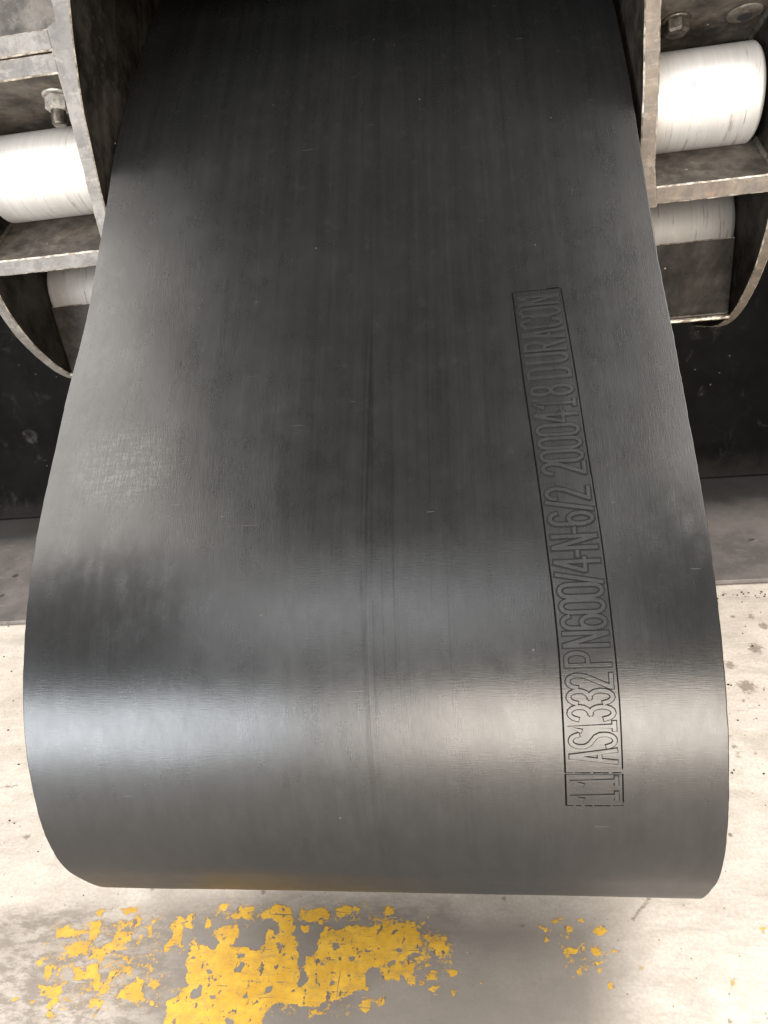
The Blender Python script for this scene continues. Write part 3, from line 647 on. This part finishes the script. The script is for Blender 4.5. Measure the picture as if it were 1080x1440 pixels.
G = {
 '1': [[(.05, .78), (.5, 1), (.5, 0)], [(.15, 0), (.9, 0)]],
 'A': [[(0, 0), (.46, 1)], [(.54, 1), (1, 0)], [(.18, .36), (.82, .36)]],
 'S': [arcp(.5, .78, .5, .22, 15, 180) + [(.02, .68), (.2, .58), (.8, .44), (.98, .34)] + arcp(.5, .22, .5, .22, 0, -165)],
 '3': [arcp(.5, .77, .5, .23, 165, -75) + [(.45, .52)], [(.45, .52)] + arcp(.5, .26, .5, .26, 75, -165)],
 '2': [arcp(.5, .76, .5, .24, 170, 0) + [(.9, .58), (0.04, 0.03)], [(0, 0), (1, 0)]],
 'P': [[(0, 0), (0, 1), (.5, 1)] + arcp(.55, .75, .45, .25, 90, -90) + [(.02, .5)]],
 'N': [[(0, 0), (0, 1)], [(0.04, 1), (.96, 0)], [(1, 0), (1, 1)]],
 '6': [arcp(.5, .78, .5, .22, 20, 180) + [(0, .3)] + arcp(.5, .28, .5, .28, 180, 540, 16)[1:]],
 '0': [ring() + [(1, .25)]],
 '/': [[(0, -.02), (1, 1.02)]],
 '4': [[(.75, 0), (.75, 1)], [(.70, 1), (0, .36)], [(0, .32), (1, .32)]],
 '-': [[(.1, .46), (.9, .46)]],
 '8': [arcp(.5, .76, .44, .24, -90, 270, 16), arcp(.5, .26, .5, .26, 90, 450, 16)],
 'D': [[(0, 0), (0, 1), (.4, 1)] + arcp(.45, .75, .55, .25, 90, 0) + arcp(.45, .25, .55, .25, 0, -90) + [(.02, 0)]],
 'U': [[(0, 1), (0, .25)] + arcp(.5, .24, .5, .24, 180, 360) + [(1, .25), (1, 1)]],
 'R': [[(0, 0), (0, 1), (.5, 1)] + arcp(.55, .76, .45, .24, 90, -90) + [(.02, .52)], [(.45, .52), (1, 0)]],
 'C': [arcp(.5, .77, .5, .23, 10, 180) + arcp(.5, .23, .5, .23, 180, 350)],
 'O': [ring() + [(1, .25)]],
}
PAN = [(0.7335, 0.7705, [('1', .7585), ('1', .7405)]),
       (0.1210, 0.7305, [('A', .712), ('S', .6945), ('1', .679), ('3', .6645), ('3', .6475), ('2', .631), ('P', .6075), ('N', .5865), ('6', .568), ('0', .551), ('0', .534),
                         ('/', .5205), ('4', .505), ('-', .493), ('N', .4795), ('-', .466), ('6', .452), ('/', .4365), ('2', .4215), ('2', .389), ('0', .3725), ('0', .355), ('0', .337),
                         ('4', .319), ('1', .300), ('8', .281), ('D', .255), ('U', .233), ('R', .214), ('A', .195), ('C', .177), ('O', .158), ('N', .139)])]
for s0, s1, chars in PAN:
    pn = panel(s0, s1)
    V, Fc, UVs = [], [], []
    a = [(left(s) - .0004, s) for s in np.linspace(s0, s1, 40)]; b = [(right(s) + .0004, s) for s in np.linspace(s1 - 0.004, s0, 40)]
    ribbon(a, 0.0010, -0.0003, 0.0003, V, Fc, UVs); ribbon(b, 0.0007, -0.0003, 0.0003, V, Fc, UVs)
    for q in np.linspace(0, 1, 7)[:-1]:                                          # broken seam across the end
        x0 = left(s1) + (right(s1) - left(s1)) * q
        ribbon([(x0, s1 + .0008 + rnd.uniform(-.0004, .0004)), (x0 + rnd.uniform(.005, .0098), s1 + .0008 + rnd.uniform(-.0004, .0004))], rnd.uniform(.0004, .0007), -0.0003, 0.0004, V, Fc, UVs)
    if s0 < 0.3: ribbon([(left(s0) + .001, s0 - .0006), (right(s0) - .001, s0 - .0006)], .0006, -.0003, .0004, V, Fc, UVs)
    if s0 < 0.3: ribbon([(right(s0) - .018, s0 - .001), (right(s0) - .006, s0 - .0018), (right(s0) - .002, s0 - .001)], .001, -.0003, .0006, V, Fc, UVs)
    obj('seam', V, Fc, 'groove', None, pn, False, UVs)
    for ch, s in chars:
        xl, xr = left(s) + .0065, right(s) - .0065; H = xr - xl
        w = 0.0132 if ch not in '1-/' else (0.0095 if ch != '-' else 0.006)
        if s < 0.30: w *= 0.95
        sw = 0.0022; mo = float(np.interp(s, [.15, .30, .42, .50, .56, .62, .75], [.0010, .0012, .0018, .0019, .0012, .0008, .0007]))
        V, Fc, UVs, I = [], [], [], []
        strokes = [[(xr - y * H, s + w / 2 - x * w) for x, y in st] for st in G[ch]]
        for k, st in enumerate(strokes):
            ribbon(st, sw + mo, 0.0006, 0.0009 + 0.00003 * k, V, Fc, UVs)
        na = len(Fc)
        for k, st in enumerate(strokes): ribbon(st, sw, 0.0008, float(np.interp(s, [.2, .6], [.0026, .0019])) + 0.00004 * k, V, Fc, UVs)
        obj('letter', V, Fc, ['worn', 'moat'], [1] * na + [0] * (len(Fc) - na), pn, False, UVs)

# ---------------------------------------------------------------- brackets either side of the belt
def bracket(side):
    L = side == 'left'
    STEEL = ['grime', 'face' if L else 'rusty', 'edge']; GREASE = ['grease'] + STEEL[1:]
    xin, xout = (-0.594, -0.830) if L else (0.2385, 0.430)          # faces of the two ribs that look at each other's side of the bay
    loc = ((xin + xout) / 2, 1.4, 0.8)
    t = thing('roller_bracket', loc,
              'grey steel bracket left of the belt, its nut and threaded bolt end pointing down' if L else
              'rusty steel bracket right of the belt, with a hex bolt head and an empty hole',
              'bracket', 'steel roller brackets flanking the belt')
    a, b = (xout, xin - 0.022) if L else (xin + 0.022, xout)         # bay between the ribs
    g = 0.0015
    # inner rib, next to the belt
    pin = [(1.25, 1.60), (1.25, 1.043), (1.385, 1.043), (1.405, 0.86), (1.9, 0.80), (1.9, 1.75), (1.32, 1.75)]
    sh = (lambda z: float(np.interp(z, [1.04, 1.15, 1.27, 1.35, 1.42, 1.6], [-.001, 0, .006, .017, .031, .04]))) if L else \
         (lambda z: float(np.interp(z, [1.04, 1.10, 1.2, 1.35], [.006, 0, .001, -.002])))
    x0, x1 = (xin - 0.022, xin) if L else (xin, xin + 0.022)
    rib('inner_rib', pin, x0, x1, t, GREASE, sh, (lambda z: float(np.interp(z, [1.15, 1.25, 1.386, 1.390], [0, .003, .003, .022]))) if L else None)
    # outer rib with the rounded lower corner
    rim = catmull([(1.25, 1.06), (1.253, 1.03), (1.27, .980), (1.30, .926), (1.345, .874), (1.40, .828), (1.48, .790), (1.62, .755)], 0.012)
    pout = [(1.25, 1.75)] + [tuple(q) for q in rim] + [(1.9, 0.74), (1.9, 1.75)]
    rib('outer_rib', pout, *((xout - 0.02, xout) if L else (xout, xout + 0.016)), t, GREASE)
    # shelf under the upper roller
    bar('shelf', [(1.2505, 1.047), (1.2505, 1.071), (1.44, 1.150), (1.44, 1.047)], a + g, b - g, t, STEEL, 0, amp=0.0022)
    # sloping flange plates above it
    zf = 1.322
    if L:
        bar('flange', [(1.249, zf + .003), (1.249, zf + .030), (1.62, zf + .030 - .15), (1.62, zf - .152)], a + g, b + .007, t, STEEL, 0, amp=0.0016)
        bar('flange', [(1.249, zf + .0325), (1.249, zf + .060), (1.62, zf + .060 - .10), (1.62, zf - .115)], a + g, b + .007, t, STEEL, 0, amp=0.0016)
        bar('back_plate', [(1.37, 1.372), (1.37, 1.62), (1.385, 1.62), (1.385, 1.372)], a + g, b + .004, t, STEEL)
    else:
        bar('flange', [(1.2505, zf + .000), (1.2505, zf + .026), (1.62, zf + .026 - .15), (1.62, zf - .155)], a + g, b - g, t, STEEL, 0)
    bar('rear_plate', [(1.4415, 1.06), (1.4415, zf - .086), (1.46, zf - .093), (1.46, 1.06)], a + g, b - g, t, ['grease2', 'face', 'edge'])
    # weld beads where the plates meet the ribs
    def weld(p0, p1, rr, k=34):
        p0, p1 = Vector(p0), Vector(p1); d = (p1 - p0).normalized(); u = d.orthogonal().normalized(); w = d.cross(u); V = []; Fc = []
        for i in range(k + 1):
            c = p0.lerp(p1, i / k); q = rr * (0.85 + 0.35 * abs(math.sin(i * 1.15)) + 0.5 * mnoise.noise(c * 90)) * (0.4 if i in (0, k) else 1)
            for m in range(8):
                a_ = m * math.pi / 4; V.append(c + (u * math.cos(a_) + w * math.sin(a_)) * q)
        for i in range(k):
            for m in range(8): Fc.append((i * 8 + m, i * 8 + (m + 1) % 8, i * 8 + 8 + (m + 1) % 8, i * 8 + 8 + m))
        obj('weld_bead', V, Fc, 'grime', None, t, True)
    for x in (a + .001, b - .001):
        weld((x, 1.262, 1.0775), (x, 1.425, 1.145), .0042); weld((x, 1.262, zf - .006), (x, 1.425, zf - .074), .0042)
    weld((a + .004, 1.4025, .8345), (b - .004, 1.4025, .8345), .003)
    # rollers
    r = 0.069; q = 0.014; a, b = (a + q, b) if L else (a, b - q)
    prof = [(r - .0045, 0), (r - .0005, .004), (r, .006), (r, abs(b - a) - .006), (r - .0005, abs(b - a) - .004), (r - .0045, abs(b - a))]
    ru = (1.352, 1.190 if L else 1.178); rl = (1.471, 0.9775)
    lathe('roller', prof, (a + .0005, *ru), (1, 0, 0), t, 'roller', 72)
    a, b = (a - q + .001, b) if L else (a, b + q - .001)
    prof = [(r - .007, 0), (r - .001, .0035), (r, .008), (r, abs(b - a) - .010), (r - .003, abs(b - a) - .004), (r - .008, abs(b - a) - .001)]
    lathe('roller', prof, (a + .0005, *rl), (1, 0, 0), t, 'shaded_roller', 72)  # darker copy of the roller steel, paints in the shade down here
    a, b = (a - .001, b) if L else (a, b + .001)
    # lower plate with its bright bottom lip
    bar('lower_plate', [(1.402, 0.834), (1.402, 0.963), (1.416, 0.963), (1.416, 0.834)], a + g, b - g, t, ['grease', 'face', 'edge'], amp=0.0012)
    bar('bottom_lip', [(1.393, 0.826), (1.393, 0.8325), (1.46, 0.8325), (1.46, 0.826)], a + g, b - g, t, ['edge', 'edge', 'edge'], 0, amp=0.002)
    # fasteners on the underside of the sloping flange
    nrm = Vector((0, -0.39, -0.92)).normalized()
    if L:
        base = Vector((-0.647, 1.291, 1.3055)); base = Vector((-0.648, 1.302, zf + .003 - (1.302 - 1.249) * (.155 / .371))) + nrm * .0006
        bo = lathe('bolt', [(.0225, 0), (.0225, .003), (.0205, .0038)], base, nrm, t, 'bolt', 40)
        lathe('nut', [(.0165, .0), (.0192, .0025), (.0192, .0195), (.0155, .0225)], base + nrm * .004, nrm, bo, 'bolt', hexa=True, smooth=False, rot=0.25)
        pr = [(.0105, 0.0)]; h = 0.0
        while h < .019: pr += [(.0116, h + .0008), (.0105, h + .0018)]; h += .0018
        pr += [(.0102, .0205), (.0085, .0225)]
        lathe('thread', pr, base + nrm * .026, nrm, bo, 'boltdark', 32)
    else:
        z = lambda y: zf - (y - 1.2505) * (.155 / .3695)
        base = Vector((0.299, 1.338, z(1.338))) + nrm * .0006
        bo = lathe('bolt', [(.0205, 0), (.0205, .0025), (.0185, .0032)], base, nrm, t, 'boltdark', 40)
        lathe('bolt_head', [(.0175, 0), (.0178, .013), (.0150, .0165)], base + nrm * .0036, nrm, bo, 'boltdark', hexa=True, smooth=False, rot=0.1)
        hb = Vector((0.396, 1.346, z(1.346))) + nrm * .0006
        ho = lathe('hole_boss', [(.026, 0), (.0235, .0018), (.0165, .0022)], hb, nrm, t, 'boss', 40)
        lathe('hole', [(.0105, 0), (.0100, .0006)], hb + nrm * .0022 + Vector((.001, .004, -.0017)), nrm, ho, 'hole', 32)
    return t
bracket('left'); bracket('right')
